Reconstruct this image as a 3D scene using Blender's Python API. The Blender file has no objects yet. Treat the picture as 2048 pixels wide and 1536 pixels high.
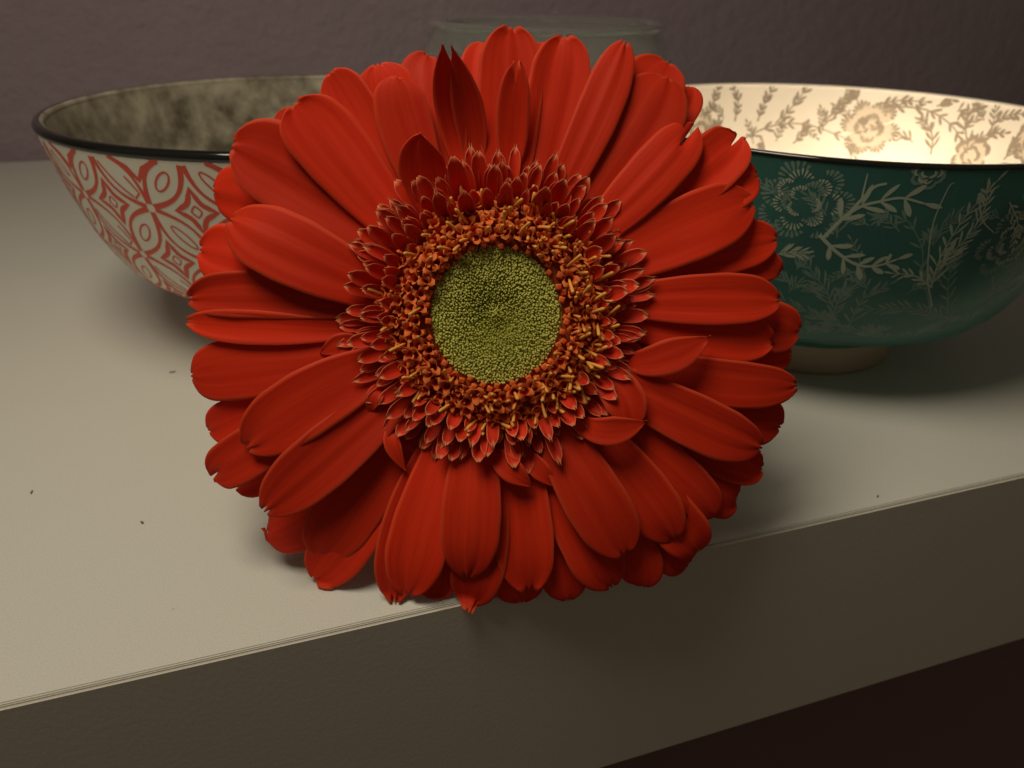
import bpy, math, random
from mathutils import Vector, Matrix
import numpy as np

random.seed(7)
D = bpy.data
C = bpy.context.scene.collection
scn = bpy.context.scene

# ------------------------------------------------------------------ camera
F_PX, HORIZON, ROLL, CAM_H = 1497.077, -50.381, 0.015, 0.115
pitch = math.atan2(768 - HORIZON, F_PX)
c_, s_ = math.cos(ROLL), math.sin(ROLL)
X0 = Vector((1, 0, 0))
D0 = Vector((0, -math.sin(pitch), -math.cos(pitch)))
F0 = Vector((0, math.cos(pitch), -math.sin(pitch)))
RI = c_ * X0 - s_ * D0
DI = s_ * X0 + c_ * D0
cam_data = D.cameras.new('camera')
cam = D.objects.new('camera', cam_data)
C.objects.link(cam)
cam.matrix_world = Matrix((( RI[0], -DI[0], -F0[0], 0), (RI[1], -DI[1], -F0[1], 0), (RI[2], -DI[2], -F0[2], CAM_H), (0, 0, 0, 1)))
cam_data.sensor_width = 36.0
cam_data.lens = 36.0 * F_PX / 2048
cam_data.clip_start = 0.01
cam_data.clip_end = 50
cam_data.dof.use_dof = True
cam_data.dof.focus_distance = 0.152
cam_data.dof.aperture_fstop = 21
scn.camera = cam

# ------------------------------------------------------------------ light
w = D.worlds.new('World'); scn.world = w; w.use_nodes = True
w.node_tree.nodes['Background'].inputs[0].default_value = (1.0, 0.84, 0.60, 1)
w.node_tree.nodes['Background'].inputs[1].default_value = 0.066
scn.view_settings.view_transform = 'Standard'
scn.view_settings.look = 'None'
scn.view_settings.exposure = 0
scn.view_settings.gamma = 1


def lamp(name, kind, loc, energy, color, size, target=None):
    l = D.lights.new(name, kind); l.energy = energy; l.color = color
    if kind == 'AREA':
        l.shape = 'DISK'; l.size = size
    else:
        l.shadow_soft_size = size
    o = D.objects.new(name, l); C.objects.link(o); o.location = loc
    if target is not None:
        o.rotation_euler = (Vector(target) - Vector(loc)).to_track_quat('-Z', 'Y').to_euler()
    return o


lamp('room_lamp', 'AREA', (-0.115, 0.07, 0.42), 1.12, (1.0, 0.875, 0.68), 0.21, (0.06, 0.26, 0.0))

# traced measurements: petals in mm on the flower head, print strokes in degrees / mm below the rim
PETALS = [
(1.9,21.2,1.2,2.1,45.0,1.9,2.2,56.4,3.3,12.6,2,'r'),
(7.4,23.2,1.2,11.5,43.7,1.9,12.9,54.9,3.3,11.1,2,'r'),
(10.0,19.2,1.8,19.7,40.7,4.2,24.7,54.2,2.6,8.6,4,'r'),
(17.5,20.4,1.5,28.6,38.4,2.6,33.4,48.3,0.7,12.6,3,'r'),
(18.5,23.5,0.9,28.8,43.7,-0.6,34.0,52.5,-3.1,11.9,1,'r'),
(20.5,23.5,0.6,34.7,40.8,-2.2,39.0,48.1,-5.0,8.1,0,'r'),
(19.5,16.4,1.8,31.7,29.3,4.2,39.3,38.7,2.6,9.6,4,'n'),
(22.6,15.5,1.2,41.8,30.2,1.0,49.0,37.5,-1.2,11.2,2,'n'),
(23.7,13.6,1.2,43.5,25.3,1.0,53.1,29.4,-1.2,10.5,2,'r'),
(24.2,10.5,1.5,39.8,18.6,2.6,51.5,23.8,0.7,12.7,3,'r'),
(27.9,7.6,0.9,46.3,14.3,-0.6,57.8,16.8,-3.1,9.0,1,'r'),
(28.0,6.2,0.6,50.0,11.3,-2.2,59.5,10.1,-5.0,7.2,0,'r'),
(27.1,3.9,1.8,44.3,3.9,4.2,57.0,3.7,2.6,9.5,4,'r'),
(30.1,-0.4,0.9,53.0,-1.0,-0.6,63.3,-2.1,-3.1,11.1,1,'r'),
(27.2,-0.4,1.5,45.0,-3.0,2.6,56.4,-4.5,0.7,10.0,3,'r'),
(26.1,-8.7,2.4,34.5,-7.4,7.4,42.3,-3.4,6.4,6.4,6,'p'),
(30.4,-6.5,0.6,50.6,-6.7,-2.2,62.4,-7.4,-5.0,8.3,0,'r'),
(27.8,-10.7,1.5,47.3,-13.0,2.6,62.0,-13.3,0.7,9.3,3,'r'),
(31.6,-15.6,0.9,50.5,-19.1,-0.6,60.1,-22.4,-3.1,10.3,1,'r'),
(24.7,-13.1,2.1,41.2,-21.0,5.8,54.0,-25.8,4.5,9.5,5,'r'),
(27.5,-19.8,1.2,47.3,-28.2,1.0,56.0,-31.1,-1.2,8.0,2,'r'),
(21.6,-12.1,2.4,25.5,-16.2,7.4,27.0,-23.4,6.4,7.6,6,'p'),
(16.7,-20.6,2.7,23.0,-22.1,9.0,29.9,-20.1,8.3,5.2,7,'p'),
(24.0,-20.8,1.5,37.3,-32.2,2.6,46.0,-40.5,0.7,10.0,3,'r'),
(31.8,-24.9,0.9,44.8,-34.8,-0.6,51.3,-38.4,-3.1,8.7,1,'r'),
(17.4,-22.9,1.8,29.5,-35.1,4.2,37.4,-45.3,2.6,10.5,4,'r'),
(11.8,-24.0,2.1,20.8,-37.4,5.8,26.9,-48.1,4.5,11.6,5,'r'),
(9.8,-27.2,1.5,19.3,-45.4,2.6,25.0,-56.2,0.7,11.7,3,'r'),
(14.4,-27.2,0.9,28.7,-47.2,-0.6,32.1,-57.1,-3.1,8.8,1,'r'),
(21.7,-27.1,0.6,36.1,-46.5,-2.2,41.8,-52.8,-5.0,9.7,0,'r'),
(21.6,-27.0,1.2,36.9,-41.4,1.0,43.1,-48.9,-1.2,10.1,2,'r'),
(7.3,-29.3,1.2,13.8,-49.1,1.0,15.9,-59.6,-1.2,10.1,2,'r'),
(4.2,-27.7,1.8,6.0,-43.1,4.2,7.7,-56.8,2.6,11.5,4,'r'),
(2.2,-29.4,1.2,4.5,-50.3,1.0,6.0,-60.4,-1.2,10.8,2,'r'),
(-0.7,-26.7,2.4,3.4,-30.3,7.4,7.8,-33.9,6.4,4.5,6,'p'),
(5.7,-27.1,2.1,9.2,-30.5,5.8,12.5,-34.3,4.5,3.6,5,'p'),
(-5.5,-27.3,2.1,-4.4,-40.8,5.8,-5.2,-53.3,4.5,11.0,5,'r'),
(-1.9,-30.4,1.5,-2.7,-48.9,2.6,-4.9,-60.3,0.7,11.1,3,'r'),
(-8.6,-32.7,0.9,-11.1,-51.0,-0.6,-12.2,-58.8,0.5,8.4,1,'r'),
(-10.6,-25.9,1.5,-18.2,-45.5,2.6,-20.2,-59.3,1.6,10.6,3,'r'),
(-10.1,-26.4,1.8,-14.6,-44.5,4.2,-17.8,-57.7,2.6,11.3,4,'r'),
(-17.4,-27.7,0.9,-30.5,-46.5,-0.6,-38.2,-56.6,-3.1,11.5,1,'r'),
(-17.8,-25.6,1.2,-30.1,-40.3,1.0,-37.0,-51.3,-1.2,12.6,2,'r'),
(-21.5,-25.7,0.6,-38.7,-42.3,-2.2,-48.9,-47.2,-5.0,11.1,0,'s'),
(-20.3,-16.8,2.1,-34.4,-29.4,5.8,-46.3,-40.1,4.5,11.5,5,'r'),
(-24.6,-11.3,2.1,-38.5,-18.8,5.8,-50.1,-27.4,4.5,11.7,5,'r'),
(-30.7,-14.5,0.9,-50.7,-21.1,-0.6,-60.4,-24.9,-3.1,9.5,1,'r'),
(-29.6,-18.6,1.2,-50.7,-28.7,1.0,-59.2,-34.7,-1.2,9.4,2,'n'),
(-34.9,-25.9,0.6,-48.2,-34.4,-2.2,-55.5,-37.2,-5.0,6.3,0,'r'),
(-29.6,-10.9,1.2,-52.1,-11.6,1.0,-63.1,-13.3,-1.2,12.4,2,'r'),
(-28.5,-3.3,1.5,-49.4,-3.1,2.6,-63.1,-2.0,0.7,6.4,3,'r'),
(-27.5,1.3,1.5,-49.4,3.4,2.6,-62.9,2.5,0.7,8.4,3,'r'),
(-34.7,3.7,1.2,-50.9,10.5,1.0,-61.5,12.8,-1.2,11.3,2,'r'),
(-25.9,3.8,2.1,-40.8,12.3,5.8,-52.9,18.3,4.5,11.9,5,'r'),
(-29.7,14.8,0.9,-48.3,22.5,-0.6,-58.9,24.9,-3.1,11.8,1,'r'),
(-25.6,16.8,1.5,-41.0,27.5,3.5,-51.9,32.2,5.2,15.0,3,'r'),
(-29.8,22.8,0.6,-40.6,34.7,-2.2,-46.6,39.7,-3.5,9.2,0,'r'),
(-23.5,18.7,1.8,-33.2,33.0,5.1,-39.1,39.9,7.1,12.8,4,'r'),
(-19.6,20.9,1.2,-28.0,38.7,1.9,-33.1,47.1,3.3,9.1,2,'r'),
(-16.6,22.9,1.2,-21.1,40.8,1.9,-23.9,49.0,3.3,11.5,2,'r'),
(-15.6,24.8,1.5,-18.6,37.9,3.5,-19.9,45.9,5.2,10.6,3,'r'),
(-12.7,25.0,0.9,-15.0,44.1,-0.6,-14.4,52.5,-1.6,9.7,1,'r'),
(-7.1,28.4,1.5,-9.7,41.3,5.5,-10.2,48.6,14.0,5.4,5,'p'),
(-5.2,28.5,1.2,-5.9,39.7,4.5,-8.7,49.1,12.0,5.8,4,'p'),
(-3.7,28.1,0.9,-3.8,46.2,-0.6,-3.5,55.0,-1.6,8.8,1,'r'),
(5.4,28.3,0.6,8.6,47.9,-2.2,9.0,56.1,-3.5,9.1,0,'r'),
(2.3,28.0,1.5,2.8,38.3,5.0,3.4,47.9,9.5,6.0,5,'n'),
(-13.3,22.7,2.5,-14.4,28.0,7.0,-14.1,33.2,13.0,8.8,6,'p'),
(-27.5,-6.3,1.8,-31.0,-6.3,4.2,-35.5,-8.2,2.6,4.2,4,'p'),
(-22.3,-14.3,2.1,-23.9,-16.6,5.8,-25.0,-20.0,4.5,3.2,5,'p'),
(-19.3,-22.4,2.1,-20.1,-26.0,5.8,-17.6,-31.5,4.5,3.0,5,'p'),
(-25.7,2.8,0.6,-44.8,1.2,-2.2,-62.6,0.2,-5.0,9.3,0,'r'),
(-23.7,-1.2,0.6,-43.8,-1.6,-2.2,-64.2,-1.7,-5.0,6.8,0,'r'),
(4.2,-27.7,1.8,4.0,-29.4,4.2,4.9,-31.7,2.6,2.0,4,'p'),
(21.5,13.4,2.7,22.6,15.5,9.0,24.2,15.9,8.3,1.5,7,'p')]
EXTERIOR = [
('t1',[(7.7,39.5),(2.7,29.2),(-0.8,15.3),(-0.8,5.0),(-0.1,3.3)],0,0.0),
('f1',[(7.2,39.5),(1.7,29.2),(-1.1,20.8),(-5.2,14.3),(-6.7,13.2)],3,4.3),
('f1',[(4.7,32.7),(3.5,23.3),(4.6,12.9),(7.8,3.3)],6,5.3),
('f1',[(13.6,44.2),(3.0,39.8),(-7.0,40.6)],7,5.0),
('f1',[(-14.8,40.9),(-17.9,34.6),(-23.2,27.2)],4,6.0),
('f1',[(-14.0,44.9),(-14.0,37.6),(-11.8,30.1)],4,5.0),
('f1',[(-10.2,47.9),(-18.1,44.8),(-26.9,40.4)],6,5.0),
('f1',[(-9.7,47.8),(-8.9,36.9),(-4.9,32.2)],4,4.3),
('f1',[(-1.0,51.0),(-9.9,48.8),(-19.1,51.7)],6,3.9),
('f1',[(26.1,46.6),(14.1,45.1),(9.4,50.2),(-3.7,51.1)],8,3.5),
('f1',[(13.2,42.4),(8.0,30.7),(7.2,22.7)],4,5.0),
('f1',[(4.0,27.2),(5.5,22.0),(8.2,15.3)],5,5.3),
('f1',[(5.0,32.7),(-0.3,28.9),(-4.6,28.4)],3,3.9),
('f1',[(22.0,46.5),(25.0,40.4),(30.8,36.4)],6,4.3),
('f1',[(-24.5,35.2),(-27.6,33.1),(-30.7,31.7)],3,4.3),
('f2',[(-21.3,19.1),(-17.1,23.5),(-12.6,26.5),(-8.7,26.4),(-5.2,24.2)],4,6.0),
('f2',[(-20.3,19.6),(-17.6,13.7),(-15.0,10.4),(-12.5,9.0),(-8.5,7.6),(-4.2,8.7)],3,7.8),
('t1',[(-15.3,8.7),(-15.4,3.7),(-15.4,2.1)],1,4.3),
('t2',[(-17.2,13.6),(-15.3,8.7),(-13.6,5.2),(-11.7,4.2)],0,0.0),
('f1',[(-29.3,26.6),(-26.6,25.3),(-23.9,24.7)],3,4.3),
('f1',[(7.7,15.3),(7.9,9.5),(6.7,4.9)],3,4.3),
('t1',[(5.3,6.0),(8.7,13.0),(12.8,16.8)],0,0.0),
('f1',[(12.7,8.5),(17.7,14.8),(20.0,21.2)],4,3.5),
('P',[(-25.4,10.8)],0,9.6),
('P',[(19.3,19.9)],0,8.5),
('P',[(-5.1,0.8)],0,3.8)]
INTERIOR = [
('g',[(-171.6,20.8),(178.0,15.5),(167.2,14.6),(154.6,18.7)],5,4.3),
('g',[(177.4,14.7),(172.4,7.7),(169.1,0.9)],3,4.3),
('g',[(-157.0,12.5),(-160.6,6.0),(-162.4,0.3)],3,3.5),
('g',[(-168.7,13.8),(-169.4,6.2),(-167.1,0.4)],3,3.5),
('g',[(163.0,14.8),(159.7,9.5),(157.0,5.1),(154.9,2.4)],4,4.3),
('g',[(-176.6,13.9),(-178.2,7.1),(179.5,1.2)],3,3.5),
('g',[(145.1,5.5),(133.3,5.2),(124.0,9.6),(118.4,15.6)],5,4.3),
('g',[(116.5,16.8),(121.1,6.0),(118.1,0.9)],4,5.0),
('g',[(116.4,15.2),(113.1,10.6),(108.0,8.8)],3,3.5),
('g',[(127.1,20.7),(128.9,13.7),(134.3,6.5)],2,5.0),
('g',[(104.1,17.0),(103.3,13.8),(103.3,10.7)],2,4.3),
('g',[(170.6,22.2),(168.1,18.6),(167.2,15.1)],2,3.5),
('g',[(130.5,3.6),(126.1,0.6)],3,3.2),
('g',[(147.2,4.9),(141.1,3.0),(134.0,2.5)],3,3.2),
('g',[(113.2,6.8),(109.0,3.0),(104.0,1.4)],3,3.5),
('g',[(-151.5,8.8),(-153.3,5.6),(-152.3,0.7)],2,2.8),
('P',[(147.9,14.1)],0,8.8),
('P',[(115.1,18.5)],0,5.8),
('P',[(97.9,8.8)],0,6.2)]
CRUMBS = [(-0.1105, 0.2147, 0.0011, 'elongated dark crumb on the shelf beside the left petals'), (-0.1194, 0.1501, 0.0008, 'tiny dark crumb at the far left of the bare shelf'), (-0.087, 0.1391, 0.0006, 'faint small crumb on the shelf below and left of the flower'), (0.0932, 0.1537, 0.0005, 'tiny dark crumb near the front edge right of the flower')]

# ------------------------------------------------------------------ helpers


def tag(o, label=None, cat=None, group=None, kind=None):
    if label: o['label'] = label
    if cat: o['category'] = cat
    if group: o['group'] = group
    if kind: o['kind'] = kind
    return o


def empty(name, loc=(0, 0, 0)):
    o = D.objects.new(name, None); C.objects.link(o); o.location = loc
    o.empty_display_size = 0.01
    return o


def mesh_obj(name, verts, faces, mat, parent=None, smooth=True, uvs=None, cols=None):
    me = D.meshes.new(name)
    me.from_pydata([tuple(v) for v in verts], [], faces)
    if mat: me.materials.append(mat)
    if smooth: me.polygons.foreach_set('use_smooth', [True] * len(me.polygons))
    if uvs is not None:
        uv = me.uv_layers.new(name='UVMap')
        vi = np.empty(len(me.loops), dtype=np.int32); me.loops.foreach_get('vertex_index', vi)
        uv.data.foreach_set('uv', np.asarray(uvs, dtype=np.float32)[vi].ravel())
    if cols is not None:
        ca = me.color_attributes.new('edge', 'FLOAT_COLOR', 'POINT')
        a = np.ones((len(me.vertices), 4), dtype=np.float32); a[:, :3] = np.asarray(cols, dtype=np.float32)[:, None]
        ca.data.foreach_set('color', a.ravel())
    me.update()
    o = D.objects.new(name, me); C.objects.link(o)
    if parent: o.parent = parent
    return o


def lathe(rz, n=160):
    """closed profile (list of r,z) swept round z"""
    verts = []; faces = []
    m = len(rz)
    for j in range(n):
        a = 2 * math.pi * j / n
        for r, z in rz:
            verts.append((r * math.sin(a), -r * math.cos(a), z))
    for j in range(n):
        k = (j + 1) % n
        for i in range(m - 1):
            faces.append((j * m + i, k * m + i, k * m + i + 1, j * m + i + 1))
    return verts, faces


def box(x0, x1, y0, y1, z0, z1, bev=0.0):
    import bmesh
    bm = bmesh.new(); bmesh.ops.create_cube(bm, size=1)
    for v in bm.verts:
        v.co = Vector(((x0 + x1) / 2 + v.co.x * (x1 - x0), (y0 + y1) / 2 + v.co.y * (y1 - y0), (z0 + z1) / 2 + v.co.z * (z1 - z0)))
    if bev: bmesh.ops.bevel(bm, geom=bm.edges[:], offset=bev, segments=3, affect='EDGES')
    v = [tuple(q.co) for q in bm.verts]; bm.verts.index_update()
    f = [tuple(q.index for q in fc.verts) for fc in bm.faces]
    bm.free(); return v, f

# ------------------------------------------------------------------ materials


class NT:
    def __init__(s, name):
        s.m = D.materials.new(name); s.m.use_nodes = True; s.t = s.m.node_tree; s.b = s.t.nodes['Principled BSDF']
        s.out = s.t.nodes['Material Output']

    def n(s, typ, **kw):
        nd = s.t.nodes.new(typ)
        for k, v in kw.items():
            if k.startswith('_'): setattr(nd, k[1:], v)
            else: nd.inputs[k.replace('__', ' ')].default_value = v
        return nd

    def l(s, a, b): s.t.links.new(a, b)

    def mix(s, fac, a, b, blend='MIX'):
        m = s.t.nodes.new('ShaderNodeMix'); m.data_type = 'RGBA'; m.blend_type = blend
        for key, v in ((0, fac), (6, a), (7, b)):
            if hasattr(v, 'links') or hasattr(v, 'is_linked'): s.l(v, m.inputs[key])
            else: m.inputs[key].default_value = v if key == 0 else (*v, 1)
        return m.outputs[2]

    def ramp(s, fac, *stops):
        r = s.t.nodes.new('ShaderNodeValToRGB'); e = r.color_ramp.elements
        while len(e) < len(stops): e.new(0.5)
        for q, (p, c) in zip(e, stops):
            q.position = p; q.color = (c, c, c, 1) if not hasattr(c, '__len__') else (*c, 1)
        s.l(fac, r.inputs[0]); return r.outputs[0]

    def bump(s, h, strength=0.3, dist=0.001):
        b = s.n('ShaderNodeBump', Strength=strength, Distance=dist); s.l(h, b.inputs['Height']); s.l(b.outputs[0], s.b.inputs['Normal']); return b


def simple(name, col, rough=0.5, spec=0.5):
    q = NT(name); q.b.inputs['Base Color'].default_value = (*col, 1); q.b.inputs['Roughness'].default_value = rough
    q.b.inputs['Specular IOR Level'].default_value = spec
    return q.m


def petal_mat(name, c1, c2, rim, transl=0.28, streak=10.0):
    q = NT(name)
    uv = q.n('ShaderNodeUVMap')
    oi = q.n('ShaderNodeObjectInfo')
    mp = q.n('ShaderNodeMapping', Scale=(streak, 1.3, 1)); q.l(uv.outputs[0], mp.inputs[0])
    add = q.n('ShaderNodeVectorMath', _operation='ADD'); q.l(mp.outputs[0], add.inputs[0])
    cx = q.n('ShaderNodeCombineXYZ'); mu = q.n('ShaderNodeMath', _operation='MULTIPLY'); mu.inputs[1].default_value = 40
    q.l(oi.outputs['Random'], mu.inputs[0]); q.l(mu.outputs[0], cx.inputs[2]); q.l(cx.outputs[0], add.inputs[1])
    nz = q.n('ShaderNodeTexNoise', Scale=1.0, Detail=3.0); q.l(add.outputs[0], nz.inputs['Vector'])
    f = q.ramp(nz.outputs[0], (0.25, 0.0), (0.75, 1.0))
    base = q.mix(f, c1, c2)
    at = q.n('ShaderNodeAttribute', _attribute_name='edge')
    hv = q.n('ShaderNodeHueSaturation'); rr = q.n('ShaderNodeMapRange'); rr.inputs[3].default_value = 0.80; rr.inputs[4].default_value = 1.12
    q.l(oi.outputs['Random'], rr.inputs[0]); q.l(rr.outputs[0], hv.inputs['Value']); q.l(base, hv.inputs['Color'])
    col = q.mix(at.outputs['Fac'], hv.outputs[0], rim)
    q.l(col, q.b.inputs['Base Color'])
    q.b.inputs['Roughness'].default_value = 0.55
    q.b.inputs['Specular IOR Level'].default_value = 0.13
    q.b.inputs['Sheen Weight'].default_value = 0.03
    q.b.inputs['Sheen Tint'].default_value = (1, 0.35, 0.25, 1)
    mp2 = q.n('ShaderNodeMapping', Scale=(streak * 2.2, 2.0, 1)); q.l(uv.outputs[0], mp2.inputs[0])
    n2 = q.n('ShaderNodeTexNoise', Scale=1.0, Detail=4.0); q.l(mp2.outputs[0], n2.inputs['Vector'])
    bp = q.bump(n2.outputs[0], 0.07, 0.0004)
    tr = q.n('ShaderNodeBsdfTranslucent'); q.l(col, tr.inputs[0])
    ms = q.n('ShaderNodeMixShader'); ms.inputs[0].default_value = transl
    q.l(q.b.outputs[0], ms.inputs[1]); q.l(tr.outputs[0], ms.inputs[2]); q.l(ms.outputs[0], q.out.inputs[0])
    return q.m


M = {}
M['petal'] = petal_mat('petal_red', (0.68, 0.028, 0.008), (0.82, 0.050, 0.014), (0.85, 0.15, 0.06))
M['floret'] = petal_mat('floret_red', (0.68, 0.030, 0.012), (0.80, 0.055, 0.020), (0.95, 0.42, 0.20), 0.2, 5)
M['tube'] = petal_mat('floret_orange', (0.74, 0.075, 0.018), (0.80, 0.13, 0.03), (0.90, 0.30, 0.07), 0.2, 5)
M['anther'] = simple('anther_yellow', (0.80, 0.38, 0.07), 0.6, 0.3)
M['stem'] = simple('stem_green', (0.10, 0.16, 0.04), 0.6, 0.3)


def disc_mat():
    q = NT('disc_green')
    tc = q.n('ShaderNodeTexCoord'); nz = q.n('ShaderNodeTexNoise', Scale=900.0, Detail=2.0); q.l(tc.outputs['Object'], nz.inputs['Vector'])
    base = q.mix(nz.outputs[0], (0.36, 0.37, 0.05), (0.50, 0.50, 0.08))
    at = q.n('ShaderNodeAttribute', _attribute_name='edge')
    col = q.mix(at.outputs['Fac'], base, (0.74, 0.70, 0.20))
    q.l(col, q.b.inputs['Base Color']); q.b.inputs['Roughness'].default_value = 0.6; q.b.inputs['Specular IOR Level'].default_value = 0.3
    return q.m


M['disc'] = disc_mat()
M['receptacle'] = simple('receptacle_dark', (0.45, 0.10, 0.025), 0.8, 0.1)


def wall_mat():
    q = NT('wall_paint')
    tc = q.n('ShaderNodeTexCoord')
    n1 = q.n('ShaderNodeTexNoise', Scale=7.0, Detail=3.0); q.l(tc.outputs['Object'], n1.inputs['Vector'])
    col = q.mix(n1.outputs[0], (0.285, 0.220, 0.255), (0.345, 0.268, 0.308)); q.l(col, q.b.inputs['Base Color'])
    n2 = q.n('ShaderNodeTexNoise', Scale=90.0, Detail=6.0, Roughness=0.65); q.l(tc.outputs['Object'], n2.inputs['Vector'])
    q.bump(n2.outputs[0], 0.9, 0.004); q.b.inputs['Roughness'].default_value = 0.75
    return q.m


M['wall'] = wall_mat()


def shelf_mat(name, a, b, rough):
    q = NT(name)
    tc = q.n('ShaderNodeTexCoord')
    n1 = q.n('ShaderNodeTexNoise', Scale=18.0, Detail=5.0); q.l(tc.outputs['Object'], n1.inputs['Vector'])
    col = q.mix(n1.outputs[0], a, b)
    n3 = q.n('ShaderNodeTexNoise', Scale=2600.0, Detail=2.0); q.l(tc.outputs['Object'], n3.inputs['Vector'])
    g = q.ramp(n3.outputs[0], (0.25, 0.90), (0.75, 1.06)); col = q.mix(1.0, col, g, 'MULTIPLY')
    # small scattered dust specks
    vo = q.n('ShaderNodeTexVoronoi', Scale=70.0); q.l(tc.outputs['Object'], vo.inputs['Vector'])
    sp = q.ramp(vo.outputs['Distance'], (0.018, 1.0), (0.03, 0.0))
    ra = q.n('ShaderNodeSeparateColor'); q.l(vo.outputs['Color'], ra.inputs[0]); gt = q.n('ShaderNodeMath', _operation='GREATER_THAN'); gt.inputs[1].default_value = 0.86; q.l(ra.outputs[0], gt.inputs[0])
    mm = q.n('ShaderNodeMath', _operation='MULTIPLY'); q.l(sp, mm.inputs[0]); q.l(gt.outputs[0], mm.inputs[1])
    m3 = q.n('ShaderNodeMath', _operation='MULTIPLY'); q.l(mm.outputs[0], m3.inputs[0]); m3.inputs[1].default_value = 0.35
    col = q.mix(m3.outputs[0], col, (0.12, 0.09, 0.06))
    q.l(col, q.b.inputs['Base Color'])
    n2 = q.n('ShaderNodeTexNoise', Scale=700.0, Detail=3.0); q.l(tc.outputs['Object'], n2.inputs['Vector'])
    q.bump(n2.outputs[0], 0.10, 0.0004)
    q.b.inputs['Roughness'].default_value = rough; q.b.inputs['Specular IOR Level'].default_value = 0.35
    return q.m


M['shelf'] = shelf_mat('white_laminate', (0.64, 0.64, 0.585), (0.69, 0.69, 0.635), 0.42)
M['band'] = shelf_mat('edge_band', (0.60, 0.57, 0.49), (0.66, 0.63, 0.55), 0.35)
M['floor'] = simple('dark_wood_floor', (0.42, 0.27, 0.25), 0.6, 0.2)
M['crumb'] = simple('crumb_brown', (0.22, 0.17, 0.10), 0.8, 0.2)
M['rim'] = simple('black_glaze', (0.010, 0.010, 0.009), 0.10, 0.6)
M['red_print'] = simple('red_print', (0.70, 0.085, 0.048), 0.45, 0.4)
M['green_print'] = simple('pale_print', (0.36, 0.44, 0.34), 0.40, 0.4)
M['teal_print'] = simple('soft_print', (0.17, 0.27, 0.22), 0.40, 0.4)
M['inner_print'] = simple('taupe_print', (0.27, 0.23, 0.18), 0.40, 0.3)
M['inner_shade'] = simple('pale_taupe_print', (0.58, 0.51, 0.42), 0.40, 0.3)
M['wax'] = simple('white_wax', (0.85, 0.80, 0.68), 0.4, 0.4)
M['tin'] = simple('tin_cup', (0.55, 0.55, 0.55), 0.3, 0.6); M['tin'].node_tree.nodes['Principled BSDF'].inputs['Metallic'].default_value = 1
q = NT('flame'); em = q.n('ShaderNodeEmission', Strength=30.0); em.inputs[0].default_value = (1, 0.62, 0.24, 1); q.l(em.outputs[0], q.out.inputs[0]); M['flame'] = q.m


def glaze(name, a, b, scale, rough, transl=0.0, tcol=(1, 1, 1), lo=.35, hi=.65):
    q = NT(name); tc = q.n('ShaderNodeTexCoord')
    n1 = q.n('ShaderNodeTexNoise', Scale=scale, Detail=6.0, Roughness=0.62); q.l(tc.outputs['Object'], n1.inputs['Vector'])
    col = q.mix(q.ramp(n1.outputs[0], (lo, 0), (hi, 1)), a, b); q.l(col, q.b.inputs['Base Color'])
    q.b.inputs['Roughness'].default_value = rough; q.b.inputs['Specular IOR Level'].default_value = 0.4
    if transl:
        tr = q.n('ShaderNodeBsdfTranslucent'); tr.inputs[0].default_value = (*tcol, 1)
        ms = q.n('ShaderNodeMixShader'); ms.inputs[0].default_value = transl
        q.l(q.b.outputs[0], ms.inputs[1]); q.l(tr.outputs[0], ms.inputs[2]); q.l(ms.outputs[0], q.out.inputs[0])
    return q.m


M['cream_glaze'] = glaze('cream_glaze', (0.78, 0.76, 0.65), (0.82, 0.80, 0.69), 40, 0.35)
M['mottled'] = glaze('mottled_inner_glaze', (0.11, 0.092, 0.062), (0.42, 0.385, 0.29), 75, 0.35, lo=.36, hi=.66)
M['green_glaze'] = glaze('green_glaze', (0.036, 0.116, 0.104), (0.048, 0.148, 0.135), 25, 0.30, 0.10, (0.10, 0.60, 0.52))
M['white_glaze'] = glaze('white_inner_glaze', (0.80, 0.76, 0.68), (0.84, 0.80, 0.72), 20, 0.30, 0.15, (1, 0.9, 0.7))
M['foot_glaze'] = glaze('bare_foot', (0.42, 0.34, 0.24), (0.48, 0.39, 0.28), 60, 0.6)

# ------------------------------------------------------------------ setting
# shelf front edge runs from A along direction E; N points out of the front face
EA = Vector((-0.0896463, 0.08795193, 0)); ED = Vector((0.94815884, 0.31779681, 0)); EN = Vector((0.31779681, -0.94815884, 0))
ANG = math.atan2(ED.y, ED.x)


def frame_empty(name, loc=EA):
    o = empty(name, loc); o.rotation_euler = (0, 0, ANG); return o


DEPTH = 0.4815
THICK = 0.0712
shelf = frame_empty('shelf')
tag(shelf, 'long white laminate shelf board that the flower and both bowls stand on', 'shelf')
v, f = box(-1.2, 1.4, 0.0011, DEPTH - 0.001, -THICK, 0.0, 0.00025); mesh_obj('board', v, f, M['shelf'], shelf, smooth=False)
v, f = box(-1.2, 1.4, 0.0, 0.00108, -THICK + 0.0003, -0.0001, 0.00045); mesh_obj('edge_band', v, f, M['band'], shelf, smooth=False)

wall = frame_empty('wall'); tag(wall, kind='structure')
wall_o = D.objects['wall']
D.objects.remove(wall_o)
v, f = box(-2.5, 3.0, DEPTH, DEPTH + 0.12, -0.9, 2.2)
wall = mesh_obj('wall', v, f, M['wall'], smooth=False); wall.location = EA; wall.rotation_euler = (0, 0, ANG); tag(wall, kind='structure')
v, f = box(-2.5, 3.0, -2.0, DEPTH, -0.72, -0.7)
floor = mesh_obj('floor', v, f, M['floor'], smooth=False); floor.location = EA; floor.rotation_euler = (0, 0, ANG); tag(floor, kind='structure')


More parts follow.
